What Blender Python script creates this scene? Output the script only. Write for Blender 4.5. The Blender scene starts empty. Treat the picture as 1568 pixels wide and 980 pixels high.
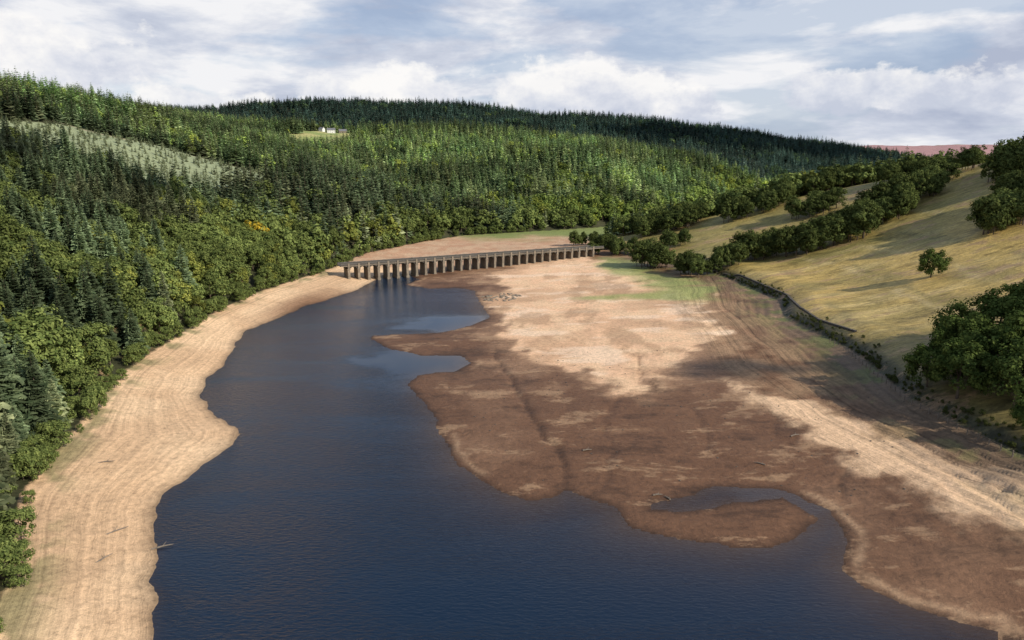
import bpy, math, random
import numpy as np
from mathutils import Vector
random.seed(7); R=np.random.RandomState(11)
sc=bpy.context.scene
sc.view_settings.view_transform='Standard'; sc.view_settings.look='None'; sc.view_settings.exposure=0

# ---------------------------------------------------------------- noise
T=R.rand(256,256)
def vn(x,y,s=0):
    x=np.asarray(x,float)+s*17.3; y=np.asarray(y,float)+s*31.7
    ix=np.floor(x).astype(int); iy=np.floor(y).astype(int)
    fx=x-ix; fy=y-iy; fx=fx*fx*(3-2*fx); fy=fy*fy*(3-2*fy)
    a=T[ix&255,iy&255]; b=T[(ix+1)&255,iy&255]; c=T[ix&255,(iy+1)&255]; d=T[(ix+1)&255,(iy+1)&255]
    return (a*(1-fx)+b*fx)*(1-fy)+(c*(1-fx)+d*fx)*fy
def fbm(x,y,sc_,s=0,o=4):
    x=np.asarray(x)/sc_; y=np.asarray(y)/sc_; r=0; a=.5; t=0
    for i in range(o):
        r=r+a*vn(x,y,s+i); t+=a; a*=.5; x=x*2.03; y=y*2.03
    return r/t
def ss(a,b,x):
    t=np.clip((x-a)/(b-a),0,1); return t*t*(3-2*t)

# ---------------------------------------------------------------- site survey (metres)
WATER=[(-35,10),(-40,60),(-45.7,76.7),(-51.6,88),(-57.2,98),(-63.1,110),(-64.4,118.4),(-63.3,130),(-61.1,143),(-64.2,149),(-73.1,159),(-82.7,172.5),(-87.2,187),(-89.2,206.7),(-96,231),(-97.8,246),(-92.7,267),(-89.2,290),(-83.8,302),(-76,326),(-72.8,350),(-70.6,368),(-67.7,381),
(-57.9,377),(-50,358),(-54,343),(-42,330),(-27.4,333),(-17.7,324),(-14.1,294),(-10.2,267),(-15.9,253),(-25,243),(-38.7,239),(-50.5,237),(-50.2,231),(-39.9,219),(-28,211),(-17.6,211),(-13.3,203),(-16.3,195),(-27.4,190.5),(-28.8,181),(-25,172.5),(-20.3,162),(-17.7,155.5),(-17.2,145.5),(-13.3,138),(-10.9,129.5),(-6.2,122),(-1.7,117.3),(3.1,114),(7.9,114.7),(10.9,119),(14.5,114.7),(18.1,110.5),(19,105.5),(23.3,102.2),(28.4,100.5),(35.2,98.5),(41.5,98.5),(49.5,102.6),(53.3,107.5),(49.9,114.7),(39.5,112.4),(25,110.5),(25.7,113),(37.9,119),(50.8,117.3),(56,110),(55.2,100),(50.3,93),(51.8,88),(55.9,83.5),(60.8,80),(66.6,77.3),(80,70),(100,50),(110,10)]
WEST=[(-40,0),(-55,40),(-62,66),(-69,83),(-85,108),(-96.5,145),(-107,180),(-109,195),(-115,256),(-113.6,303),(-101,355),(-97,386),(-94,435),(-64,503),(-40,545),(20,580),(70,610),(130,660),(230,820),(520,1200),(1000,1700),(1700,2300),(2600,3100),(6500,6600)]
EAST=[(112,0),(105,60),(100,121),(97,156),(104,200),(102,250),(112,278),(107,348),(97,368),(70,430),(56,478),(75,540),(110,590),(180,660),(290,820),(620,1200),(1150,1700),(1900,2300),(2900,3100),(7000,6600)]
DRY1=[(-8.7,377),(36.7,444),(70,335),(86,287),(74.6,231),(57,200),(37,170),(29.8,158),(18.7,175),(12.7,193),(-.9,223),(-9.6,251),(-5.6,302)]
DRY2=[(58,176),(76.6,148),(86,124),(100,104),(92,90),(77,106),(67,130),(60,152)]
TRACK=[(97,350),(93,326),(82,270),(79,231),(75,190),(78,151),(87,123),(98,100),(108,80)]
STREAM=[(-6,213),(0,180),(5.5,151),(9,136),(10.7,121)]
RILLS=[[(40,205),(36,180),(44,158),(42,140),(47,120)],[(30,168),(22,150),(20,135),(16,118)],[(62,160),(58,140),(64,125),(60,112)],[(-9,236),(-18,232),(-32,230)]]
SPUR=[(-600,1450,130),(-450,1450,128),(-237,1400,118),(20,1300,104),(134,1250,82),(241,1200,53),(339,1150,31),(430,1100,12)]
RIDGES=[ # (slope, round, [(x,y,z)...])
 (.285,60,[(-470,-200,120),(-520,400,127),(-530,700,127),(-560,1000,128),(-590,1250,134),(-700,1600,150),(-912,1900,184)]),
 (.155,80,SPUR),
 (.22,70,[(-912,1900,184),(-754,2200,226),(-493,2300,244),(-180,2350,238),(99,2350,206),(359,2350,198),(633,2400,172),(943,2450,130),(1418,2600,78),(1572,2650,45)]),
 (.15,150,[(1000,4600,120),(1700,4500,150),(2200,4500,172),(3100,4500,180),(5000,4500,170)]),
 (.26,40,[(320,-50,78),(300,200,78),(295,340,74),(290,390,64),(320,440,46),(380,520,38),(480,700,34),(700,1100,28),(1300,1700,28)]),
]
def pl_dist(x,y,pts,closed=False):
    d=np.full(x.shape,1e9); n=len(pts)
    for i in range(n if closed else n-1):
        ax,ay=pts[i][:2]; bx,by=pts[(i+1)%n][:2]; vx,vy=bx-ax,by-ay
        t=np.clip(((x-ax)*vx+(y-ay)*vy)/(vx*vx+vy*vy),0,1)
        d=np.minimum(d,(x-ax-t*vx)**2+(y-ay-t*vy)**2)
    return np.sqrt(d)
def inside(x,y,pts):
    c=np.zeros(x.shape,bool); n=len(pts)
    for i in range(n):
        x1,y1=pts[i]; x2,y2=pts[(i+1)%n]
        if y1==y2: continue
        c^=((y1>y)!=(y2>y))&(x<(x2-x1)*(y-y1)/(y2-y1)+x1)
    return c
def sdf(x,y,pts): # positive inside
    d=pl_dist(x,y,pts,True); return np.where(inside(x,y,pts),d,-d)
def ell(x,y,cx,cy,rx,ry): return ((x-cx)/rx)**2+((y-cy)/ry)**2
def fields(x,y):
    x=np.asarray(x,float); y=np.asarray(y,float)
    wx=x+(fbm(x,y,9,3,3)-.5)*3.0+(fbm(x,y,2.6,13,3)-.5)*1.3; wy=y+(fbm(x,y,9,8,3)-.5)*3.0+(fbm(x,y,2.6,18,3)-.5)*1.3
    sw=sdf(wx,wy,WATER)
    dW=pl_dist(x,y,WEST); dE=pl_dist(x,y,EAST)
    isW=x<np.interp(y,[p[1] for p in WEST],[p[0] for p in WEST])
    isE=x>np.interp(y,[p[1] for p in EAST],[p[0] for p in EAST])
    ds=np.maximum(-sw,0); de=np.minimum(dW,dE)
    ratio=ds/(ds+de+.5)
    zf=4.2*ratio
    zf=zf+np.where(dW<dE,.028,.06)*np.sin(zf*2*math.pi/.40)*ss(.3,1.,zf)+ (fbm(x,y,14,5,4)-.5)*.5*ss(0,8,ds)+(fbm(x,y,3,15,3)-.5)*.16*ss(0,5,ds)
    et=ss(26,14,dE)*ss(0,3,dE)*(dE<dW)*(y<345); zf=zf+et*.22*np.clip(2.2*np.sin(dE*2*math.pi/3.6+(fbm(x,y,20,9,2)-.5)*5),-1,1)
    q=ell(x,y,93,113,9,6); zf=zf+1.5*np.exp(-q)*ss(84,89,x+(fbm(x,y,4,33,2)-.5)*7+1.2*np.sin(y*1.5))
    stream=pl_dist(wx,wy,STREAM)
    rill=np.minimum.reduce([pl_dist(wx+(fbm(x,y,12,61,3)-.5)*8,wy,r) for r in RILLS])
    zf=zf-.45*np.exp(-(stream/.8)**2)-.22*np.exp(-(rill/.6)**2)*ss(0,4,ds)
    zf=np.where(sw>0,-np.minimum(.2*sw,6)-.02,np.maximum(zf,.03))
    zr=np.full(x.shape,4.2)
    for sl,w,pts in RIDGES:
        rr=np.full(x.shape,-1e3)
        for (ax,ay,az),(bx,by,bz) in zip(pts[:-1],pts[1:]):
            vx,vy=bx-ax,by-ay
            t=np.clip(((x-ax)*vx+(y-ay)*vy)/(vx*vx+vy*vy),0,1)
            d=np.sqrt((x-ax-t*vx)**2+(y-ay-t*vy)**2)
            rr=np.maximum(rr,az+(bz-az)*t-sl*(np.sqrt(d*d+w*w)-w))
        k=5.; m=np.maximum(zr,rr); zr=m+k*np.log(np.exp((zr-m)/k)+np.exp((rr-m)/k))
    zr=zr+(fbm(x,y,170,2,4)-.5)*26*ss(20,160,de)*ss(200,500,y)*(1-.6*isE)+(fbm(x,y,30,6,3)-.5)*2.5*ss(5,50,de)
    lim=np.where(isE,4.2+.22*dE+.0007*dE**2,4.2+.42*dW)
    lim=np.minimum(lim,900)
    k=4.; m=np.minimum(zr,lim); zh=m-k*np.log(np.exp(-(zr-m)/k)+np.exp(-(lim-m)/k))
    zh=zh+k*math.log(2)*np.exp(-de/10)
    zh=np.where(de<12, 4.2*(1-ss(0,12,de))+zh*ss(0,12,de), zh)
    zh=zh+np.where(isE&(y<365),1.6*ss(.3,3.2,dE+(fbm(x,y,8,44,3)-.5)*3)*ss(30,8,dE),0)
    z=np.where(isW|isE,zh,zf)
    return dict(z=z,sw=sw,ds=ds,dW=dW,dE=dE,isW=isW,isE=isE,ratio=ratio,stream=stream,rill=rill)
def H(x,y): return float(fields(np.array([x]),np.array([y]))['z'][0])

def meadow_mask(x,y):
    n=(fbm(x,y,40,12,3)-.5)*1.6
    m=ell(x,y,-335,1265,62,120)+n<1
    m|=ell(x,y,-215,1250,34,70)+n<1
    m|=ell(x,y,352,960,34,50)+n<1
    m|=(ell(x,y,60,1150,30,35)+n<1)
    return m
def pband(x,y):
    t=np.clip((x+370)/190,0,1); return y-(505+t*60)+(fbm(x,y,40,71,2)-.5)*30
def plantation(x,y):
    p=pband(x,y); return (x>-356)&(x<-186)&(p<62)&(p>-135)
def track_w(x,y): return (x>-380)&(x<-180)&(np.abs(pband(x,y)-68)<6)

# ---------------------------------------------------------------- node helpers
def newmat(name):
    m=bpy.data.materials.new(name); m.use_nodes=True; nt=m.node_tree
    b=nt.nodes['Principled BSDF']; return m,nt,b
def N(nt,t,**k):
    n=nt.nodes.new(t)
    for a,v in k.items(): setattr(n,a,v)
    return n
def L(nt,a,b): nt.links.new(a,b)
def setin(n,**k):
    for a,v in k.items(): n.inputs[a].default_value=v
def ramp(nt,stops):
    r=N(nt,'ShaderNodeValToRGB'); e=r.color_ramp.elements
    while len(e)<len(stops): e.new(.5)
    for i,(p,c) in enumerate(stops):
        e[i].position=p; e[i].color=(c,c,c,1) if not hasattr(c,'__len__') else (*c,1)
    return r
def math_(nt,op,a,b=None):
    n=N(nt,'ShaderNodeMath',operation=op)
    for i,v in enumerate((a,b)):
        if v is None: continue
        if hasattr(v,'links'): L(nt,v,n.inputs[i])
        else: n.inputs[i].default_value=v
    return n.outputs[0]
def mixc(nt,fac,a,b,bt='MIX'):
    n=N(nt,'ShaderNodeMix',data_type='RGBA',blend_type=bt)
    for idx,v in ((0,fac),(6,a),(7,b)):
        if hasattr(v,'links'): L(nt,v,n.inputs[idx])
        elif hasattr(v,'__len__'): n.inputs[idx].default_value=(*v,1)
        else: n.inputs[idx].default_value=v
    return n.outputs[2]
def link(o): sc.collection.objects.link(o); return o

# ---------------------------------------------------------------- terrain
ys=25*1.0083**np.arange(0,675)
aa=np.linspace(-1.2,1.2,620)
YY,AA=np.meshgrid(ys,aa,indexing='ij'); XX=AA*(YY+35)
x=XX.ravel(); y=YY.ravel()
F=fields(x,y)
nr,nc=YY.shape
def gridmesh(name,co,nr,nc):
    me=bpy.data.meshes.new(name)
    i=np.arange(nr*nc).reshape(nr,nc)
    f=np.stack([i[:-1,:-1],i[:-1,1:],i[1:,1:],i[1:,:-1]],-1).reshape(-1,4)
    me.vertices.add(len(co)); me.vertices.foreach_set('co',co.astype(np.float32).ravel())
    me.loops.add(f.size); me.loops.foreach_set('vertex_index',f.ravel().astype(np.int32))
    me.polygons.add(len(f)); me.polygons.foreach_set('loop_start',np.arange(0,f.size,4,dtype=np.int32))
    me.polygons.foreach_set('use_smooth',np.ones(len(f),bool))
    me.update(); me.validate(); return me
me=gridmesh('valley_terrain',np.stack([x,y,F['z']],1),nr,nc)
def C(*c): return np.array(c)[None,:]
def mx(a,b,m): m=np.asarray(m,float)[:,None]; return a*(1-m)+b*m
one=np.ones((len(x),1))
n1=fbm(x,y,6,20,5); n2=fbm(x,y,22,24,4); n3=fbm(x,y,1.8,27,3); n4=fbm(x/3,y,7,29,5)
MUD=C(.145,.071,.036); MUDL=C(.25,.137,.075); SAND=C(.74,.49,.295); SANDP=C(.74,.46,.275)
col=mx(MUD*one,MUDL,ss(.40,.72,n2)*.7)
d1=sdf(x+(n2-.5)*30+(n1-.5)*18+(n3-.5)*4,y+(n2-.5)*34+(n4-.5)*30,DRY1)
dry=ss(-2,3.5,d1)
sandc=mx(SAND*one,SANDP,ss(.35,.65,n1)); sandc=mx(sandc,C(.43,.25,.14),ss(.50,.62,n2)*.65*ss(70,0,d1)); sandc=mx(sandc,C(.84,.62,.43),ss(.56,.66,n4)*.6)
sandc=mx(sandc,C(.36,.215,.12),ss(.60,.66,fbm(x,y*.6,11,91,5))*.55)
col=mx(col,C(.40,.235,.13),ss(-14,2,d1+(n1-.5)*14)*.6)
col=mx(col,sandc,dry)
trk=pl_dist(x+(n2-.5)*4,y,TRACK); tside=np.where(x>np.interp(y,[p[1] for p in TRACK][::-1],[p[0] for p in TRACK][::-1]),1,-1)
tw=ss(18,10,trk)*(y<345)*(~F['isE'])
col=mx(col,C(.33,.205,.115),tw*ss(.3,.6,n1)*.8)
d2=sdf(x+(n1-.5)*12+(n3-.5)*4,y+(n4-.5)*30+(n2-.5)*12,DRY2); dd2=ss(-3,3,d2); col=mx(col,SAND,dd2*.95)
g=np.exp(-ell(x,y,80,315,20,38))+np.exp(-ell(x,y,62,390,16,40))*1.1+.7*np.exp(-ell(x,y,45,300,25,10))
col=mx(col,C(.27,.31,.095),np.clip(ss(.28,.85,g*(.3+n4*1.2)),0,.8))
far=ss(385,410,y-(x+87)*.55+30)
col=mx(col,mx(C(.58,.385,.24)*one,C(.52,.30,.18),ss(.4,.6,n1)),far*(1-.3*n2))
col=mx(col,C(.20,.23,.07),ss(505,560,y+(n2-.5)*60))
wb=(~F['isW'])&(x<-36)&(F['dW']<F['dE'])&(y<395)&((x<-56)|(y<150))
col=np.where(wb[:,None],col,mx(col,C(.46,.29,.165),np.exp(-((F['ds']-2.3-(n1-.5)*3)/.7)**2)*ss(.45,.58,n2)*.75))
col=np.where(wb[:,None],mx(C(.73,.50,.30)*one,C(.62,.405,.235),ss(.4,.7,n2)),col)
wetw=np.exp(-ell(x,y,-84,285,22,38)); col=np.where((wb)[:,None],mx(col,MUD*1.3,np.clip(wetw*ss(.0,1,1.6*(1-F['ratio']*1.7)),0,.9)),col)
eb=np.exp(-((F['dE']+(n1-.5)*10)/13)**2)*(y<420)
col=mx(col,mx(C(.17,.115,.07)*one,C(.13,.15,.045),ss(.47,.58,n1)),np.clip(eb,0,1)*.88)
wgreen=(~F['isW'])&(F['dW']<12)&(y<400); col=np.where(wgreen[:,None],mx(col,C(.17,.17,.07),ss(.5,.62,n1)*ss(9,2,F['dW'])*.7),col)
col=mx(col,col*.38,np.exp(-(F['ds']/1.3)**1.5)*.95)
col=mx(col,MUD*.55,np.exp(-(F['stream']/.6)**2)*.75)
col=mx(col,MUD*.7,np.exp(-(F['rill']/.5)**2)*.55*(1-wb))
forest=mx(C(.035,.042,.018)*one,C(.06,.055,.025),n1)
mead=mx(C(.42,.38,.15)*one,C(.24,.28,.09),ss(.4,.6,n2))
gold=mx(C(.53,.36,.11)*one,C(.34,.25,.08),ss(.42,.66,n2)); gold=mx(gold,C(.62,.45,.18),ss(.50,.70,n4)*.7)
gold=mx(gold,C(.22,.195,.06),ss(300,430,y+x*.3+(n2-.5)*90)*.65)
gold=mx(gold,C(.13,.12,.042),ss(235,165,y+(n2-.5)*50)*.75)  # near end of the field darkened, tree shade put into the grass colour
zz_=F['z']+(n2-.5)*2
for h_,w_,c_ in ((9.5,.3,C(.16,.14,.06)),(14,.35,C(.60,.45,.22)),(15,.25,C(.2,.17,.07)),(21,.4,C(.58,.44,.2)),(27,.4,C(.2,.18,.07)),(36,.5,C(.5,.42,.2))):
    gold=mx(gold,c_,np.exp(-((zz_-h_)/w_)**2)*.6*ss(.35,.55,n4))
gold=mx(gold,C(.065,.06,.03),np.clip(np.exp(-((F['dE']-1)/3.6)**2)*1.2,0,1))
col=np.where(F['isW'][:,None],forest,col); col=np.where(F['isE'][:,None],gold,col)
mm=meadow_mask(x,y)&F['isW']; col=np.where(mm[:,None],mead,col)
pm=plantation(x,y); col=np.where(pm[:,None],C(.26,.29,.16),col)
pm=track_w(x,y); col=np.where(pm[:,None],C(.3,.27,.16),col)
moor=ss(3600,3900,y); col=mx(col,mx(C(.36,.20,.19)*one,C(.3,.36,.18),(fbm(x,y,500,4,2)>.55)),moor)
kind=np.where(F['isW']|F['isE'],1.,0.)
strand=np.where(wb,F['ratio']*20,F['ratio']*16); strand=np.where(tw>0.02,trk*tside*.55+60,strand)
ca=me.color_attributes.new('ground_col','FLOAT_COLOR','POINT')
ca.data.foreach_set('color',np.concatenate([np.clip(col,0,1),np.ones((len(x),1))],1).astype(np.float32).ravel())
def fattr(me,n,v): me.attributes.new(n,'FLOAT','POINT').data.foreach_set('value',np.asarray(v,np.float32))
fattr(me,'strand',strand); fattr(me,'hill',kind); fattr(me,'bandy',np.clip(wb*.5+tw*1.4+.12*(1-dry)+dd2*.5,0,1.4))
fattr(me,'wet',np.clip(1-dry-(wb*1.)-far-dd2-tw*.7,0,1))
m,nt,b=newmat('lakebed_and_hill_ground')
at=N(nt,'ShaderNodeAttribute',attribute_name='ground_col'); ra=N(nt,'ShaderNodeAttribute',attribute_name='strand')
hi=N(nt,'ShaderNodeAttribute',attribute_name='hill'); we=N(nt,'ShaderNodeAttribute',attribute_name='wet'); bd=N(nt,'ShaderNodeAttribute',attribute_name='bandy')
tc=N(nt,'ShaderNodeNewGeometry')
def pn(s,d,r_,dist=0.,vs=(1,1,1)):
    mp=N(nt,'ShaderNodeMapping'); mp.inputs['Scale'].default_value=vs; L(nt,tc.outputs['Position'],mp.inputs[0])
    q=N(nt,'ShaderNodeTexNoise'); setin(q,Scale=s,Detail=d,Roughness=r_,Distortion=dist); L(nt,mp.outputs[0],q.inputs['Vector']); return q
nz=pn(.9,8,.7); nzb=pn(.12,5,.6); crn=pn(.07,13,.74,.15,(.6,1.3,1)); fine=pn(5,4,.7)
cx=N(nt,'ShaderNodeCombineXYZ'); L(nt,ra.outputs['Fac'],cx.inputs[0])
L(nt,math_(nt,'MULTIPLY',nzb.outputs[0],.9),cx.inputs[1])
st=N(nt,'ShaderNodeTexNoise'); setin(st,Scale=1.3,Detail=5,Roughness=.7); L(nt,cx.outputs[0],st.inputs['Vector'])
v=ramp(nt,[(.28,.62),(.5,1.0),(.75,1.28)]); L(nt,nz.outputs[0],v.inputs[0])
c1=mixc(nt,1.0,at.outputs['Color'],v.outputs[0],'MULTIPLY')
fv=ramp(nt,[(.3,.75),(.5,1.0),(.7,1.22)]); L(nt,fine.outputs[0],fv.inputs[0]); c1=mixc(nt,.8,c1,fv.outputs[0],'MULTIPLY')
cm_=ramp(nt,[(.545,0.),(.59,.55),(.7,.85)]); L(nt,crn.outputs[0],cm_.inputs[0])
c1=mixc(nt,math_(nt,'MULTIPLY',cm_.outputs[0],we.outputs['Fac']),c1,mixc(nt,1.,v.outputs[0],(.38,.235,.13),'MULTIPLY'))
cd_=ramp(nt,[(.39,.60),(.47,1.)]); L(nt,crn.outputs[0],cd_.inputs[0]); c1=mixc(nt,math_(nt,'ADD',.30,math_(nt,'MULTIPLY',we.outputs['Fac'],.7)),c1,mixc(nt,1.,c1,cd_.outputs[0],'MULTIPLY'))
sv=ramp(nt,[(.30,.44),(.45,.88),(.55,1.05),(.66,1.24),(.74,.75)]); L(nt,st.outputs[0],sv.inputs[0])
fs=math_(nt,'MULTIPLY',math_(nt,'SUBTRACT',1.0,hi.outputs['Fac']),bd.outputs['Fac'])
c2=mixc(nt,fs,c1,mixc(nt,1.0,c1,sv.outputs[0],'MULTIPLY'))
gs=pn(.35,9,.75,.8,(.35,1.6,1)); gv=ramp(nt,[(.35,.55),(.5,1.),(.65,1.4)]); L(nt,gs.outputs[0],gv.inputs[0])
c2=mixc(nt,math_(nt,'MULTIPLY',hi.outputs['Fac'],.85),c2,mixc(nt,1.,c2,gv.outputs[0],'MULTIPLY'))
L(nt,c2,b.inputs['Base Color'])
L(nt,math_(nt,'SUBTRACT',.95,math_(nt,'MULTIPLY',we.outputs['Fac'],.3)),b.inputs['Roughness'])
b.inputs['Specular IOR Level'].default_value=.25
bp=N(nt,'ShaderNodeBump'); setin(bp,Strength=.75,Distance=.35)
L(nt,math_(nt,'ADD',math_(nt,'ADD',math_(nt,'ADD',nz.outputs[0],math_(nt,'MULTIPLY',crn.outputs[0],1.2)),math_(nt,'MULTIPLY',fine.outputs[0],.25)),math_(nt,'MULTIPLY',st.outputs[0],math_(nt,'MULTIPLY',fs,1.5))),bp.inputs['Height']); L(nt,bp.outputs[0],b.inputs['Normal'])
me.materials.append(m); terrain=link(bpy.data.objects.new('valley_terrain',me))

# ---------------------------------------------------------------- water
wy_=30*1.0125**np.arange(0,210); wa=np.linspace(-1.1,1.1,230)
WY,WA=np.meshgrid(wy_,wa,indexing='ij'); WX=WA*(WY+30)*.62+(-10)
wf=fields(WX.ravel(),WY.ravel())
me=gridmesh('reservoir_water',np.stack([WX.ravel(),WY.ravel(),np.zeros(WX.size)],1),*WY.shape)
sw=wf['sw']; X_=WX.ravel(); Y_=WY.ravel(); east=ss(-45,-10,X_)
fattr(me,'shallow',np.clip(np.exp(-np.maximum(sw,0)/(1.2+6*east))*(.35+.65*east),0,1))
jit=(fbm(X_,Y_*1.6,14,81,4)-.5)*1.5
cal=np.maximum.reduce([ss(1.,.45,np.sqrt(ell(X_,Y_,-23,204,30,19))+jit),ss(1.,.4,np.sqrt(ell(X_,Y_,-20,254,30,20))+jit),.7*ss(1.,.5,np.sqrt(ell(X_,Y_,48,113,18,9))+jit)])
fattr(me,'calm',cal)
m,nt,b=newmat('water'); setin(b,Roughness=.05,IOR=1.33)
sa=N(nt,'ShaderNodeAttribute',attribute_name='shallow'); ca_=N(nt,'ShaderNodeAttribute',attribute_name='calm')
L(nt,mixc(nt,sa.outputs['Fac'],(.003,.014,.034),(.055,.034,.025)),b.inputs['Base Color'])
g=N(nt,'ShaderNodeNewGeometry'); mp=N(nt,'ShaderNodeMapping'); L(nt,g.outputs['Position'],mp.inputs['Vector']); mp.inputs['Scale'].default_value=(.55,1.6,1); mp.inputs['Rotation'].default_value=(0,0,.3)
w1=N(nt,'ShaderNodeTexNoise'); setin(w1,Scale=1.3,Detail=5,Roughness=.6,Distortion=.5); L(nt,mp.outputs[0],w1.inputs['Vector'])
mp2=N(nt,'ShaderNodeMapping'); L(nt,g.outputs['Position'],mp2.inputs['Vector']); mp2.inputs['Scale'].default_value=(.5,1.4,1); mp2.inputs['Rotation'].default_value=(0,0,-.5)
w2=N(nt,'ShaderNodeTexNoise'); setin(w2,Scale=.035,Detail=6,Roughness=.6,Distortion=.8); L(nt,mp2.outputs[0],w2.inputs['Vector'])
bp=N(nt,'ShaderNodeBump'); setin(bp,Distance=.32); L(nt,w1.outputs[0],bp.inputs['Height'])
wr=ramp(nt,[(.38,.35),(.62,1.)]); L(nt,w2.outputs[0],wr.inputs[0])
L(nt,math_(nt,'MULTIPLY',wr.outputs[0],math_(nt,'SUBTRACT',1.0,math_(nt,'MULTIPLY',ca_.outputs['Fac'],.99))),bp.inputs['Strength'])
L(nt,bp.outputs[0],b.inputs['Normal'])
me.materials.append(m); link(bpy.data.objects.new('reservoir_water',me))

# ---------------------------------------------------------------- tree meshes
def leafmat(name,c0,c1,trans=.2):
    m,nt,b=newmat(name); nt.nodes.remove(b)
    g=N(nt,'ShaderNodeNewGeometry'); tc=N(nt,'ShaderNodeTexCoord')
    nz=N(nt,'ShaderNodeTexNoise'); setin(nz,Scale=.55,Detail=0); L(nt,tc.outputs['Object'],nz.inputs['Vector'])
    f=math_(nt,'ADD',math_(nt,'MULTIPLY',g.outputs['Random Per Island'],.55),math_(nt,'MULTIPLY',math_(nt,'SUBTRACT',nz.outputs[0],.35),1.2))
    r=ramp(nt,[(.15,c0),(.95,c1)]); L(nt,f,r.inputs[0])
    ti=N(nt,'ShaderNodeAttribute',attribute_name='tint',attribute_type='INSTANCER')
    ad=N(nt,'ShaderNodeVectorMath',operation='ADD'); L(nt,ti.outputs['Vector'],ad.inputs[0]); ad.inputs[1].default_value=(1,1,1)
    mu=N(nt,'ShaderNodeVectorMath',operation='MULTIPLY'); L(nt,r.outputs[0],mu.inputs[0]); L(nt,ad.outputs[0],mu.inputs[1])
    df=N(nt,'ShaderNodeBsdfDiffuse'); L(nt,mu.outputs[0],df.inputs[0])
    tr=N(nt,'ShaderNodeBsdfTranslucent'); L(nt,mu.outputs[0],tr.inputs[0])
    mxs=N(nt,'ShaderNodeMixShader'); mxs.inputs[0].default_value=trans; L(nt,df.outputs[0],mxs.inputs[1]); L(nt,tr.outputs[0],mxs.inputs[2])
    L(nt,mxs.outputs[0],nt.nodes['Material Output'].inputs['Surface']); return m
M_BL=leafmat('broadleaf_foliage',(.080,.110,.033),(.235,.275,.082))
M_CO=leafmat('conifer_foliage',(.090,.116,.058),(.265,.295,.155))
M_BARK,nt,b=newmat('bark'); nz=N(nt,'ShaderNodeTexNoise'); setin(nz,Scale=5,Detail=5); r=ramp(nt,[(.3,(.05,.035,.022)),(.7,(.16,.12,.085))]); L(nt,nz.outputs[0],r.inputs[0]); L(nt,r.outputs[0],b.inputs['Base Color']); setin(b,Roughness=.9)

class MB:
    def __init__(s): s.v=[]; s.f=[]; s.m=[]; s.n=0
    def add(s,v,f,mi):
        s.v.append(np.asarray(v,float)); s.f+= [tuple(int(j)+s.n for j in q) for q in f]; s.m+=[mi]*len(f); s.n+=len(v)
    def tube(s,p0,p1,r0,r1,mi=0,n=6):
        p0=np.array(p0,float); p1=np.array(p1,float); d=p1-p0; d/=np.linalg.norm(d)+1e-9
        u=np.cross(d,[.3,.9,.1]); u/=np.linalg.norm(u); w=np.cross(d,u)
        a=np.arange(n)*2*math.pi/n; c=np.cos(a)[:,None]*u+np.sin(a)[:,None]*w
        s.add(np.concatenate([p0+c*r0,p1+c*r1]),[(i,(i+1)%n,n+(i+1)%n,n+i) for i in range(n)]+[tuple(range(n))[::-1],tuple(range(n,2*n))],mi)
    def leaves(s,c,nrm,size,rs,mi=1,asp=.65):
        n=len(c); t=rs.normal(size=(n,3)); nrm=nrm/(np.linalg.norm(nrm,axis=1)[:,None]+1e-9)
        u=np.cross(nrm,t); u/=np.linalg.norm(u,axis=1)[:,None]+1e-9; w=np.cross(nrm,u)
        size=np.broadcast_to(size,(n,))[:,None]
        v=np.stack([c-u*size,c-w*size*asp+nrm*size*.2,c+u*size,c+w*size*asp+nrm*size*.2],1).reshape(-1,3)
        s.add(v,np.arange(4*n).reshape(n,4),mi)
    def box(s,a,b_,mi=0):
        (x0,y0,z0),(x1,y1,z1)=a,b_
        s.add([(x0,y0,z0),(x1,y0,z0),(x1,y1,z0),(x0,y1,z0),(x0,y0,z1),(x1,y0,z1),(x1,y1,z1),(x0,y1,z1)],[(3,2,1,0),(4,5,6,7),(0,1,5,4),(1,2,6,5),(2,3,7,6),(3,0,4,7)],mi)
    def mesh(s,name,mats):
        me=bpy.data.meshes.new(name); me.from_pydata(np.concatenate(s.v).tolist(),[],s.f)
        me.polygons.foreach_set('material_index',s.m)
        for m in mats: me.materials.append(m)
        me.update(); return me
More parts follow.
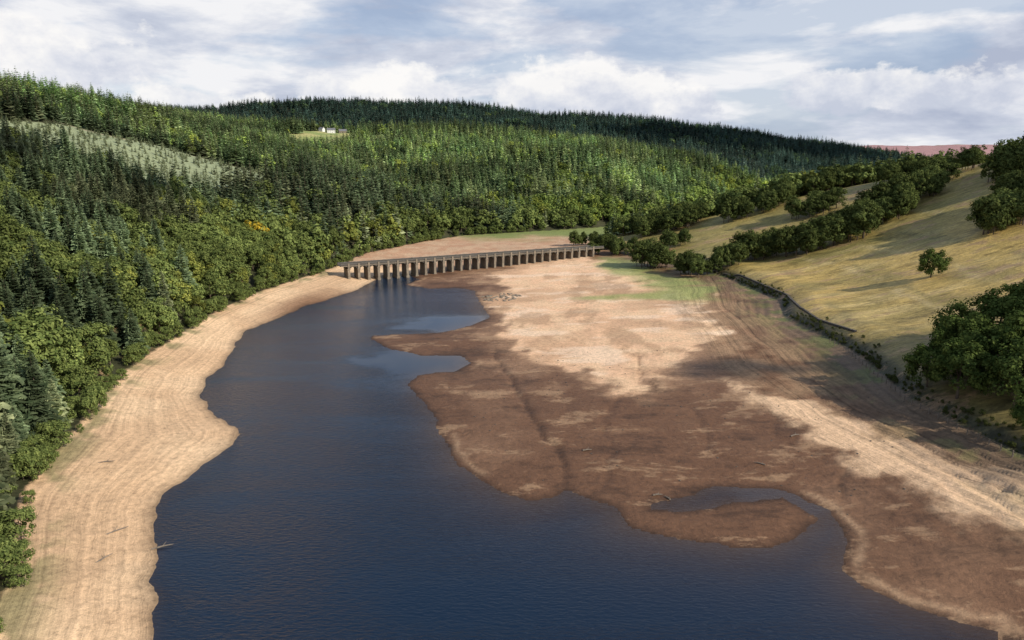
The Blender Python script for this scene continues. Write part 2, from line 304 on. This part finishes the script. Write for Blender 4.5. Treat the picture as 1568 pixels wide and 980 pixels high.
def broadleaf(name,seed,Ht,rad,ncl,nlf,lsz,clr):
    rs=np.random.RandomState(seed); b=MB()
    b.tube((0,0,-1),(.1,.05,Ht*.3),.045*rad*1.3,.035*rad*1.2); b.tube((.1,.05,Ht*.3),(.2,-.1,Ht*.75),.035*rad*1.2,.05)
    cz=Ht*.56; rz=Ht*.43
    d=rs.normal(size=(ncl,3)); d/=np.linalg.norm(d,axis=1)[:,None]; d[:,2]=np.where(d[:,2]<-.75,-d[:,2],d[:,2])
    lob=1+.22*np.sin(2*np.arctan2(d[:,1],d[:,0])+seed)+.14*np.sin(5*np.arctan2(d[:,1],d[:,0])+seed*2)
    rr=(.55+.45*rs.rand(ncl)**.5)*lob*.86
    c=d*rr[:,None]*np.array([rad,rad,rz])+np.array([0,0,cz])
    for i in range(0,min(ncl,60),6): b.tube((.1,0,Ht*(.22+.25*rs.rand())),c[i],.018*rad,.03,n=5)
    for i in range(ncl):
        cr=clr*(.7+.6*rs.rand()); k=rs.normal(size=(nlf,3)); k/=np.linalg.norm(k,axis=1)[:,None]
        out=(c[i]-np.array([0,0,cz-1.5])); out/=np.linalg.norm(out); k=k+out*.45
        p=c[i]+k*cr*(.55+.5*rs.rand(nlf))[:,None]*np.array([1,1,.75])
        b.leaves(p,k+rs.normal(size=(nlf,3))*.28+np.array([0,0,.25]),lsz*(.6+.8*rs.rand(nlf)),rs)
    return b.mesh(name,[M_BARK,M_BL])
def conifer(name,seed,Ht,rad,lev,nb,side,w):
    rs=np.random.RandomState(seed); b=MB(); b.tube((0,0,-1),(0,0,Ht*.97),.22,.03)
    V=[]
    for l in range(lev):
        t0=(l+.5)/lev; r0=(.85+.3*rs.rand())
        for k in range(nb):
            t=min(.985,max(0,t0+rs.uniform(-.55,.55)/lev)); z=Ht*(.10+.88*t); r=rad*(1-t)**.8*r0+.25
            a=2*math.pi*(k+rs.rand()*.9)/nb+l*1.3; rl=r*(.7+.5*rs.rand())
            dx,dy=math.cos(a),math.sin(a); dr=-.32+.55*t+rs.normal()*.12
            base=np.array([0,0,z]); tip=base+np.array([dx*rl,dy*rl,dr*rl]); per=np.array([-dy,dx,0]); mid=base*.45+tip*.55+np.array([0,0,.08*rl])
            wd=w*rl*.5; tl=rs.normal()*.25*wd
            V.append([base,mid-per*wd-[0,0,.12*rl+tl],tip,mid+per*wd-[0,0,.12*rl-tl]])
            for s_ in range(side):
                q=base+(tip-base)*(.3+.6*rs.rand()); sg=1 if rs.rand()<.5 else -1
                e=q+per*sg*rl*.38*rs.rand()+np.array([dx*rl*.22,dy*rl*.22,-.22*rl*rs.rand()])
                nn=np.array([dx,dy,.3])*.11*rl
                V.append([q-nn*.5,e-[0,0,.1*rl],e+nn,q+nn+[0,0,.07*rl]])
    V=np.array(V).reshape(-1,3); b.add(V,np.arange(len(V)).reshape(-1,4),1)
    return b.mesh(name,[M_BARK,M_CO])
protos={}
for i in range(4): protos['broadleaf_tree_%d'%i]=broadleaf('broadleaf_tree_%d'%i,20+i,12.5+i*.8,4.0+.45*i,44,54,.42,1.55)
for i in range(2): protos['broadleaf_tree_far_%d'%i]=broadleaf('broadleaf_tree_far_%d'%i,30+i,13,5.0,26,22,.85,1.8)
for i in range(3): protos['conifer_tree_%d'%i]=conifer('conifer_tree_%d'%i,40+i,18+i*2,3.6,30,10,3,.75)
for i in range(3): protos['conifer_tree_far_%d'%i]=conifer('conifer_tree_far_%d'%i,50+i,18+i,3.8,13,7,0,1.2)
coll=bpy.data.collections.new('tree_kinds'); names=sorted(protos)
for n in names: coll.objects.link(bpy.data.objects.new(n,protos[n]))
IDX={n:i for i,n in enumerate(names)}

# ---------------------------------------------------------------- scatter
PX=[];PY=[];PI=[];PS=[];PT=[]; GRP=[]
def put(x,y,idx,s,t,g): PX.append(x);PY.append(y);PI.append(idx);PS.append(s);PT.append(t);GRP.append(np.full(len(x),g))
def band(y0,y1,sp,near_):
    yy=np.arange(y0,y1,sp); xm=.86*y1+50; xx=np.arange(-xm,xm,sp)
    X,Y=np.meshgrid(xx,yy); X=X.ravel()+R.uniform(-.6,.6,X.size)*sp; Y=Y.ravel()+R.uniform(-.6,.6,Y.size)*sp
    k=np.abs(X)<.86*Y+50; X=X[k];Y=Y[k]; f=fields(X,Y)
    big=fbm(X,Y,60,40,3); pat=fbm(X,Y,16,43,2); hz=fbm(X,Y,260,47,2)
    w=f['isW']&(f['dW']>1.5)&~meadow_mask(X,Y)&~track_w(X,Y)
    e=f['isE']&(((Y+X*.25>520)&(fbm(X,Y,60,50,3)+.14*ss(600,800,Y)>.45))|(Y>850))&(f['dE']>4)&(R.rand(len(X))>.15)
    k=(w|e)&(Y<3300); X=X[k];Y=Y[k];big=big[k];pat=pat[k];w=w[k]; dW=f['dW'][k]; n=len(X); z=f['z'][k]; hz=hz[k]
    pc=ss(-15,95,dW+(big-.5)*330)*w*.95+ (~w)*.12
    pc=np.where(Y>1000,np.maximum(pc,.93*ss(40,110,dW)),pc)
    con=R.rand(n)<pc; pl=plantation(X,Y); con|=pl
    if near_:
        idx=np.where(con,IDX['conifer_tree_0']+R.randint(0,3,n),IDX['broadleaf_tree_0']+R.randint(0,4,n))
    else:
        idx=np.where(con,IDX['conifer_tree_far_0']+R.randint(0,3,n),IDX['broadleaf_tree_far_0']+R.randint(0,2,n))
    s=R.uniform(.66,1.2,n)*(1+.4*(big-.5))*np.where(con,1.0,.98)*(sp/5.8)**.4
    s=np.where(dW<8,s*.75,s); s=np.where(pl,.28*R.uniform(.8,1.2,n),s)
    infront=(~pl)&(X>-400)&(X<-150)&(pband(X,Y)<=-130)&(pband(X,Y)>-200)&w; s=np.where(infront,s*.72,s)
    br=(.62+.76*R.rand(n))*(.65+.7*pat)
    t=np.stack([br,br,br],1)
    t[con]*=np.array([.85,.95,.95])
    stand=fbm(X,Y,45,66,2); t[con]*=np.where(stand[con]>.5,1.25,.75)[:,None]
    larch=con&(fbm(X,Y,34,60,2)>.56)&(Y<1500); t[larch]*=np.array([1.6,1.38,1.4])
    yel=(~con)&(R.rand(n)<.12); t[yel]*=np.array([1.3,1.15,.9])
    org=(~con)&(R.rand(n)<.002); t[org]*=np.array([2.2,1.3,.5])
    t[pl]=np.array([1.85,1.75,1.95])*(.8+.4*R.rand(pl.sum()))[:,None]
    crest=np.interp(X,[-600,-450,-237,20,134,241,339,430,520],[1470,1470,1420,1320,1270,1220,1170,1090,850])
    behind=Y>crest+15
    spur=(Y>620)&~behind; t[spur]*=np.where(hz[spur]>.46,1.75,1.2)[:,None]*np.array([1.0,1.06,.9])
    t[behind]*=np.array([.60,.76,1.15])  # far-ridge trees darkened and blued: haze and cloud shade put into the tint
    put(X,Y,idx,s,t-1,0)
for a_ in [(66,350,6.0,True),(350,700,7.2,False),(700,1300,9,False),(1300,2000,11.5,False),(2000,2800,14,False)]: band(*a_)
X=[];Y=[]
for (p,q) in zip(WEST[1:15],WEST[2:16]):
    dd=math.hypot(q[0]-p[0],q[1]-p[1])
    for i in range(int(dd/2.6)):
        t=R.rand(); X.append(p[0]+(q[0]-p[0])*t+R.uniform(-3,2.)); Y.append(p[1]+(q[1]-p[1])*t)
X=np.array(X);Y=np.array(Y);n=len(X); put(X,Y,np.full(n,IDX['broadleaf_tree_1']),R.uniform(.12,.5,n),np.tile([[.0,.0,0]],(n,1)),0)
for cx_,cy_,rx,ry,n,s_ in [(78,378,10,8,14,1.05),(94,350,8,9,11,.8),(112,352,8,6,11,.85),(130,362,12,7,18,1.0),(152,352,12,7,20,1.2),(174,354,12,9,18,1.2),(198,368,14,9,22,1.25),(222,382,14,8,20,1.1),
   (214,296,12,10,22,1.1),(236,312,14,13,22,1.15),(266,362,18,10,24,1.25),(288,345,18,16,30,1.5),(250,400,16,8,16,.9),(240,425,20,8,20,.8),(62,455,10,8,14,.8),(70,430,8,9,12,.75),(50,478,8,6,8,.7),
   (110,470,26,10,34,1.),(160,450,26,8,26,1.),(200,470,26,10,30,.95),(130,520,40,12,50,1.),(230,500,30,10,34,.85),(100,420,8,8,8,.8),(275,450,22,9,18,.8),(180,410,18,6,16,.9),(51,434,5,5,6,.55)]:
    a_=R.rand(n)*6.28; r_=np.sqrt(R.rand(n)); X=cx_+np.cos(a_)*r_*rx; Y=cy_+np.sin(a_)*r_*ry
    br=R.uniform(.42,.8,n); put(X,Y,IDX['broadleaf_tree_0']+R.randint(0,4,n),s_*R.uniform(.65,1.1,n),np.stack([br,br,br],1)-1,1)
n=420; t=R.rand(n)*250+105; cl=fbm(t,t*0,14,5,2)>.42; t=t[cl]; n=len(t); ex=np.interp(t,[p[1] for p in EAST],[p[0] for p in EAST]); X=ex+np.abs(R.normal(0,2.0,n))+.5
put(X,t,np.full(n,IDX['broadleaf_tree_2']),R.uniform(.03,.12,n),np.tile([[-.4,-.45,-.4]],(n,1)),1)
X=np.concatenate(PX);Y=np.concatenate(PY);I=np.concatenate(PI).astype(np.int32);S=np.concatenate(PS);TT=np.concatenate(PT);G=np.concatenate(GRP)
Z=fields(X,Y)['z']
ng=bpy.data.node_groups.new('scatter_trees','GeometryNodeTree')
ng.interface.new_socket(name='Geometry',in_out='INPUT',socket_type='NodeSocketGeometry'); ng.interface.new_socket(name='Geometry',in_out='OUTPUT',socket_type='NodeSocketGeometry')
gi=ng.nodes.new('NodeGroupInput'); go=ng.nodes.new('NodeGroupOutput'); ip=ng.nodes.new('GeometryNodeInstanceOnPoints'); ci=ng.nodes.new('GeometryNodeCollectionInfo')
ci.inputs['Collection'].default_value=coll; ci.inputs['Separate Children'].default_value=True; ci.inputs['Reset Children'].default_value=True
def na(n_,dt):
    k=ng.nodes.new('GeometryNodeInputNamedAttribute'); k.data_type=dt; k.inputs['Name'].default_value=n_; return k.outputs['Attribute']
ip.inputs['Pick Instance'].default_value=True
cxyz=ng.nodes.new('ShaderNodeCombineXYZ')
for a_,b_ in ((gi.outputs[0],ip.inputs['Points']),(ci.outputs[0],ip.inputs['Instance']),(na('kind','INT'),ip.inputs['Instance Index']),(na('rot','FLOAT'),cxyz.inputs[2]),(cxyz.outputs[0],ip.inputs['Rotation']),(na('size','FLOAT_VECTOR'),ip.inputs['Scale']),(ip.outputs[0],go.inputs[0])): ng.links.new(a_,b_)
for g_,nm in ((0,'forest'),(1,'hedgerow_trees')):
    k=G==g_; me=bpy.data.meshes.new(nm); n=int(k.sum()); me.vertices.add(n)
    me.vertices.foreach_set('co',np.stack([X[k],Y[k],Z[k]-.2],1).astype(np.float32).ravel())
    me.attributes.new('kind','INT','POINT').data.foreach_set('value',I[k])
    me.attributes.new('rot','FLOAT','POINT').data.foreach_set('value',(R.rand(n)*6.28).astype(np.float32))
    sx=S[k]*R.uniform(.9,1.15,n); me.attributes.new('size','FLOAT_VECTOR','POINT').data.foreach_set('vector',np.stack([sx,sx,S[k]],1).astype(np.float32).ravel())
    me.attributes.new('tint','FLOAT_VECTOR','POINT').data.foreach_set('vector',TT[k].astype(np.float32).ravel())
    o=link(bpy.data.objects.new(nm,me)); md=o.modifiers.new('scatter','NODES'); md.node_group=ng
M_OAK=leafmat('oak_foliage',(.045,.070,.018),(.13,.165,.042))
oaks=[]
for i in range(3):
    q=broadleaf('oak_crown_%d'%i,70+i,13,6.0,90,95,.31,1.5); q.materials[1]=M_OAK; oaks.append(q)
for i,(ox,oy,s_) in enumerate([(160,258,.82),(103,150,1.0),(110,160,1.15),(118,150,1.25),(108,139,1.05),(126,162,1.3),(119,140,1.2),(133,150,1.35),(128,136,1.25),(117,172,1.1),(137,165,1.3),(140,140,1.4),(146,155,1.4),(150,172,1.3),(104,128,.7),(102,160,.85),(129,176,1.2),(141,182,1.2)]):
    o=link(bpy.data.objects.new('oak_tree',oaks[i%3])); o.location=(ox,oy,H(ox,oy)-.2); o.scale=(s_,s_,s_); o.rotation_euler=(0,0,i*1.9)

# ---------------------------------------------------------------- viaduct
def stone(name,c0,c1,scale=1.2):
    m,nt,b=newmat(name); g=N(nt,'ShaderNodeTexCoord'); nz=N(nt,'ShaderNodeTexNoise'); setin(nz,Scale=scale,Detail=7,Roughness=.7); L(nt,g.outputs['Object'],nz.inputs['Vector'])
    r=ramp(nt,[(.3,c0),(.7,c1)]); L(nt,nz.outputs[0],r.inputs[0]); L(nt,r.outputs[0],b.inputs['Base Color']); setin(b,Roughness=.9)
    bp=N(nt,'ShaderNodeBump'); setin(bp,Strength=.4,Distance=.05); L(nt,nz.outputs[0],bp.inputs['Height']); L(nt,bp.outputs[0],b.inputs['Normal']); return m
M_ST=stone('gritstone',(.11,.09,.068),(.29,.235,.17),.7); M_DK=stone('dark_stone',(.04,.036,.031),(.11,.095,.077),.7); M_RD=stone('asphalt',(.045,.045,.047),(.07,.07,.07)); M_COP=stone('coping_stone',(.09,.085,.078),(.17,.16,.145))  # M_DK: darker stone tone for arches, parapets, wall and lakebed stones
A=Vector((-86,352.6,0)); B=Vector((49,427.4,0)); LEN=(B-A).length
par=bpy.data.objects.new('stone_viaduct',None); link(par); par.location=A; par.rotation_euler=(0,0,math.atan2(B.y-A.y,B.x-A.x))
def child(b,name,mats,p=par):
    o=link(bpy.data.objects.new(name,b.mesh(name,mats))); o.parent=p; return o
nsp=29; sp=LEN/nsp; hw=3.4; pw=.62
b=MB()
for i in range(nsp+1):
    xx=i*sp; b.box((xx-pw,-hw-.35,-4),(xx+pw,hw+.35,6.5)); b.box((xx-pw-.2,-hw-.55,6.5),(xx+pw+.2,hw+.55,6.9))
    b.box((xx-pw-.25,-hw-.6,-4),(xx+pw+.25,hw+.6,1.1))
    for sg in (-1,1):
        y0,y1=sorted((sg*(hw+.003),sg*(hw+.42))); b.box((xx-.5,y0,6.9),(xx+.5,y1,9.75))
child(b,'piers',[M_ST])
b=MB()
for i in range(nsp):
    x0=i*sp+pw; x1=(i+1)*sp-pw; n=10; pts=[]
    for k in range(n+1):
        t=k/n; pts.append((x0+(x1-x0)*t,6.9+1.0*math.sin(math.pi*t)**.7))
    v=[];f=[]
    for k in range(n+1):
        px,pz=pts[k]; v+=[(px,-hw,pz),(px,-hw,8.2),(px,hw,pz),(px,hw,8.2)]
    for k in range(n):
        a_=k*4; f+=[(a_,a_+4,a_+5,a_+1),(a_+2,a_+3,a_+7,a_+6),(a_,a_+2,a_+6,a_+4)]
    b.add(v,f,0)
child(b,'arches',[M_DK])
b=MB(); b.box((-4,-hw-.25,8.2),(LEN+8,hw+.25,8.6)); child(b,'deck',[M_ST])
b=MB(); b.box((-4,-hw+.5,8.604),(LEN+8,hw-.5,8.65)); child(b,'roadway',[M_RD])
b=MB(); b2=MB()
for sg in (-1,1):
    y0,y1=sorted((sg*(hw-.2),sg*(hw+.1)));
    b.box((-4,y0,8.606),(LEN+8,y1,9.45)); b2.box((-4,y0-.08,9.45),(LEN+8,y1+.08,9.65))
child(b,'parapets',[M_DK]); child(b2,'coping',[M_COP])

# ---------------------------------------------------------------- farmhouse
M_WH,nt,bb=newmat('limewash'); bb.inputs['Base Color'].default_value=(.75,.73,.68,1)
M_SL=stone('slate',(.10,.10,.11),(.18,.18,.19)); M_GL,nt,bb=newmat('window_glass'); bb.inputs['Base Color'].default_value=(.02,.025,.03,1); setin(bb,Roughness=.1)
def house(name,px,py,w,d,h,rot,walls):
    p=link(bpy.data.objects.new(name,None)); p.location=(px,py,H(px,py)-.3); p.rotation_euler=(0,0,rot)
    b=MB(); b.box((-w/2,-d/2,-1),(w/2,d/2,h)); rh=d*.42
    b.add([(-w/2,-d/2,h),(-w/2,d/2,h),(-w/2,0,h+rh)],[(0,2,1)],0); b.add([(w/2,-d/2,h),(w/2,d/2,h),(w/2,0,h+rh)],[(0,1,2)],0); child(b,'walls',[walls],p)
    b=MB(); e=.4; k=rh/(d/2)
    for sg in (-1,1):
        v=[(-w/2-e,sg*(d/2+e),h-k*e+.05),(w/2+e,sg*(d/2+e),h-k*e+.05),(w/2+e,0,h+rh+.05),(-w/2-e,0,h+rh+.05)]; v+=[(a_,c_,z_+.2) for a_,c_,z_ in v]
        b.add(v,[(3,2,1,0),(4,5,6,7),(0,1,5,4),(1,2,6,5),(2,3,7,6),(3,0,4,7)],0)
    child(b,'roof',[M_SL],p)
    b=MB()
    for cx_ in (-w/2+.8,w/2-.8): b.box((cx_-.5,-.4,h+rh-1.2),(cx_+.5,.4,h+rh+1.3))
    child(b,'chimneys',[M_ST],p)
    b=MB(); n=max(3,int(w/3.2))
    for i in range(n):
        xx=-w/2+(i+.5)*w/n
        for zz in (1.,3.7):
            if i==n//2 and zz==1.: continue
            b.box((xx-.55,-d/2-.03,zz),(xx+.55,-d/2+.02,zz+1.3))
    child(b,'windows',[M_GL],p)
    b=MB(); xx=-w/2+(n//2+.5)*w/n; b.box((xx-.5,-d/2-.05,0),(xx+.5,-d/2+.02,2.1)); child(b,'door',[M_BARK],p)
house('farmhouse',-345,1350,15,8,5.5,.25,M_WH); house('stone_barn',-326,1362,15,8,4.5,.5,M_ST); house('farmhouse',-366,1362,10,7,5,-.5,M_WH); house('cottage',352,1000,14,8,6,-.2,M_WH)

# ---------------------------------------------------------------- fence, wall, pole, debris
M_WD=stone('weathered_wood',(.10,.08,.06),(.26,.21,.16),4)
b=MB(); prev=None
for i in range(34):
    yy=112+i*3.0; xx=float(np.interp(yy,[p[1] for p in EAST],[p[0] for p in EAST]))-2; zz=H(xx,yy)
    b.box((xx-.09,yy-.09,zz-.4),(xx+.09,yy+.09,zz+1.3))
    if prev:
        for hh in (.5,.85,1.18): b.tube((prev[0],prev[1],prev[2]+hh),(xx,yy,zz+hh),.035,.035,n=4)
    prev=(xx,yy,zz)
link(bpy.data.objects.new('wooden_fence',b.mesh('wooden_fence',[M_WD])))
def drywall(pts,name):
    b=MB()
    for p,q in zip(pts[:-1],pts[1:]):
        dd=math.hypot(q[0]-p[0],q[1]-p[1]); n=int(dd/.8)
        for i in range(n):
            t=(i+.5)/n; xx=p[0]+(q[0]-p[0])*t; yy=p[1]+(q[1]-p[1])*t; zz=H(xx,yy)
            for k in range(2):
                s_=.32+.12*random.random(); b.box((xx-s_+random.uniform(-.1,.1),yy-s_+random.uniform(-.1,.1),zz-.2+k*.42),(xx+s_*.9,yy+s_*.9,zz+.18+k*.42+random.uniform(0,.08)))
    link(bpy.data.objects.new(name,b.mesh(name,[M_DK])))
drywall([(110,212),(107,232),(108,250),(115,280),(112,330),(108,345)],'dry_stone_wall')
px,py=262,420; zz=H(px,py); b=MB(); b.tube((px,py,zz-1),(px,py,zz+9),.2,.13,n=8); b.box((px-1.1,py-.08,zz+8.3),(px+1.1,py+.08,zz+8.5))
for k in (-.9,-.3,.3,.9): b.tube((px+k,py,zz+8.5),(px+k,py,zz+8.75),.07,.05)
link(bpy.data.objects.new('utility_pole',b.mesh('utility_pole',[M_WD])))
def rocks(name,cx_,cy_,rx,ry,n,s0,s1,mat=M_ST):
    b=MB()
    import bmesh
    bm=bmesh.new(); bmesh.ops.create_icosphere(bm,subdivisions=1,radius=1); bv=np.array([v.co[:] for v in bm.verts]); bf=[tuple(v.index for v in f.verts) for f in bm.faces]; bm.free()
    for i in range(n):
        a_=random.random()*6.28; r_=random.random()**.6; xx=cx_+math.cos(a_)*r_*rx; yy=cy_+math.sin(a_)*r_*ry; s_=random.uniform(s0,s1)
        zz=H(xx,yy)
        if zz<.1: continue
        b.add(bv*(1+R.uniform(-.3,.3,(len(bv),1)))*np.array([s_,s_*random.uniform(.6,1),s_*random.uniform(.4,.8)])+np.array([xx,yy,zz+.1*s_]),bf,0)
    link(bpy.data.objects.new(name,b.mesh(name,[mat])))
rocks('stone_rubble',-5,306,9,9,90,.25,1.0)
rocks('lakebed_stones',30,160,65,60,260,.08,.26,M_DK)
for (xx,yy,ang,ln) in [(-56,98.5,.5,3.2),(-65,101,.9,4.5),(-62,93,1.2,3),(27,116,.1,1.8),(28.5,115,2.2,1.5),(62,140,.4,2.5),(16,135,.2,2.),(50,128,2.6,2.2),(-80,125,.3,3)]:
    b=MB(); zz=max(H(xx,yy),.05); dx,dy=math.cos(ang)*ln/2,math.sin(ang)*ln/2
    b.tube((-dx,-dy,.12),(0,.1,.2),.16,.13); b.tube((0,.1,.2),(dx,dy,.16),.13,.05); b.tube((0,.1,.2),(dx*.4-dy*.4,dy*.4+dx*.4,.6),.06,.02); b.tube((-dx*.4,-dy*.4,.15),(-dx*.5+dy*.3,-dy*.5-dx*.3,.5),.05,.02)
    o=link(bpy.data.objects.new('driftwood_branch',b.mesh('driftwood',[M_WD]))); o.location=(xx,yy,zz)

# ---------------------------------------------------------------- light, sky, camera
el=math.radians(32); sd=Vector((.88*math.cos(el),-.475*math.cos(el),math.sin(el))).normalized()
ld=bpy.data.lights.new('sun','SUN'); ld.energy=5.0; ld.angle=math.radians(.5); ld.color=(1,.93,.81)
lo=link(bpy.data.objects.new('sun',ld)); lo.rotation_euler=sd.to_track_quat('Z','Y').to_euler()
M_CL,nt,bb=newmat('shadow_caster_white'); bb.inputs['Base Color'].default_value=(.9,.9,.92,1); setin(bb,Roughness=1.)
def shadow_cloud(tx,ty,tz,alt,rx,ry,n,seed):  # solid mesh added out of frame, sunward of the target, to cast its shadow
    import bmesh
    rs=np.random.RandomState(seed); k=(alt-tz)/sd.z; cx_,cy_=tx+sd.x*k,ty+sd.y*k
    bm=bmesh.new(); bmesh.ops.create_icosphere(bm,subdivisions=3,radius=1); bv=np.array([v.co[:] for v in bm.verts]); bf=[tuple(v.index for v in f.verts) for f in bm.faces]; bm.free()
    b=MB()
    for i in range(n):
        a_=rs.rand()*6.28; r_=rs.rand()**.5; s_=min(rx,ry)*rs.uniform(.25,.55)
        d=1+.25*(fbm(bv[:,0]*2+i*7,bv[:,1]*2+bv[:,2]*3,1,i,3)-.5)*2
        b.add(bv*d[:,None]*np.array([s_,s_,s_*.5])+np.array([math.cos(a_)*r_*rx,math.sin(a_)*r_*ry,s_*.3]),bf,0)
    me=b.mesh('shadow_caster_cloud',[M_CL]); me.polygons.foreach_set('use_smooth',[True]*len(me.polygons))
    o=link(bpy.data.objects.new('shadow_caster_cloud',me)); o.location=(cx_,cy_,alt)
shadow_cloud(-265,370,38,650,110,32,30,1)
shadow_cloud(760,2100,110,900,480,230,40,2)
shadow_cloud(-560,900,120,800,90,50,12,3)
shadow_cloud(64,188,2,420,20,10,12,5)
shadow_cloud(150,165,12,380,45,22,20,6)
w=bpy.data.worlds.new('World'); sc.world=w; w.use_nodes=True; nt=w.node_tree; bg=nt.nodes['Background']; bg.inputs[1].default_value=.1
sky=N(nt,'ShaderNodeTexSky',sky_type='NISHITA'); sky.sun_disc=False; sky.sun_elevation=el; sky.sun_rotation=math.atan2(sd.x,sd.y)
tc=N(nt,'ShaderNodeTexCoord'); sx=N(nt,'ShaderNodeSeparateXYZ'); L(nt,tc.outputs['Generated'],sx.inputs[0])
def cn(scale,vs,det,rough,loc=(0,0,0),dist=0.):
    mp=N(nt,'ShaderNodeMapping'); mp.inputs['Scale'].default_value=vs; mp.inputs['Location'].default_value=loc; L(nt,tc.outputs['Generated'],mp.inputs[0])
    n=N(nt,'ShaderNodeTexNoise'); setin(n,Scale=scale,Detail=det,Roughness=rough,Distortion=dist); L(nt,mp.outputs[0],n.inputs['Vector']); return n.outputs[0]
base=mixc(nt,.55,sky.outputs[0],(3.6,5.0,7.6))
cov=cn(2.6,(1,1,3.6),8,.55,(3,1,0),.3)
cr=ramp(nt,[(.38,0.),(.50,1.)]); L(nt,cov,cr.inputs[0])
hz=ramp(nt,[(.26,1.),(.5,.10)]); L(nt,sx.outputs[2],hz.inputs[0])
mask=math_(nt,'MULTIPLY',math_(nt,'MAXIMUM',cr.outputs[0],.45),hz.outputs[0])
sh=cn(3.6,(1,1,3.4),9,.6,(7,2.3,1.1),.2)
cc=ramp(nt,[(.36,(4.4,4.9,6.2)),(.47,(6.2,6.6,7.6)),(.57,(9.0,9.0,9.2))]); L(nt,sh,cc.inputs[0])
skyc=mixc(nt,mask,base,cc.outputs[0])
bil=cn(9.0,(1,1,1.5),11,.62,(1.2,.4,.2),.0); bil2=cn(16.0,(1,1,1.4),8,.6,(5.2,1.4,3.2),.0)
for (bx,bz,rx,rz) in [(.115,.085,.15,.060),(-.17,.088,.10,.034),(-.62,.12,.20,.055),(.47,.09,.14,.030),(-.40,.075,.10,.03),(1.1,.12,.2,.06)]:
    mp=N(nt,'ShaderNodeMapping',vector_type='TEXTURE'); mp.inputs['Location'].default_value=(bx,0,bz); mp.inputs['Scale'].default_value=(rx,1e3,rz); L(nt,tc.outputs['Generated'],mp.inputs[0])
    ln=N(nt,'ShaderNodeVectorMath',operation='LENGTH'); L(nt,mp.outputs[0],ln.inputs[0])
    f=math_(nt,'ADD',math_(nt,'SUBTRACT',1.0,ln.outputs['Value']),math_(nt,'MULTIPLY',math_(nt,'SUBTRACT',bil,.5),3.2))
    r=ramp(nt,[(.02,0.),(.28,.88)]); L(nt,f,r.inputs[0])
    fr=math_(nt,'MULTIPLY',r.outputs[0],math_(nt,'GREATER_THAN',sx.outputs[1],0.))
    h=math_(nt,'ADD',math_(nt,'DIVIDE',math_(nt,'SUBTRACT',sx.outputs[2],bz-rz),2.2*rz),math_(nt,'MULTIPLY',math_(nt,'SUBTRACT',bil2,.5),2.4))
    cl=ramp(nt,[(.0,(5.8,6.2,7.3)),(.35,(7.4,7.6,8.3)),(.8,(9.9,9.7,9.5))]); L(nt,h,cl.inputs[0])
    skyc=mixc(nt,fr,skyc,cl.outputs[0])
L(nt,skyc,bg.inputs[0])
cd=bpy.data.cameras.new('camera'); cd.lens=24.0; cd.sensor_width=36; cd.clip_start=.5; cd.clip_end=20000
co=link(bpy.data.objects.new('camera',cd)); co.location=(0,0,60); co.rotation_euler=(math.radians(90-12.9),0,0); sc.camera=co
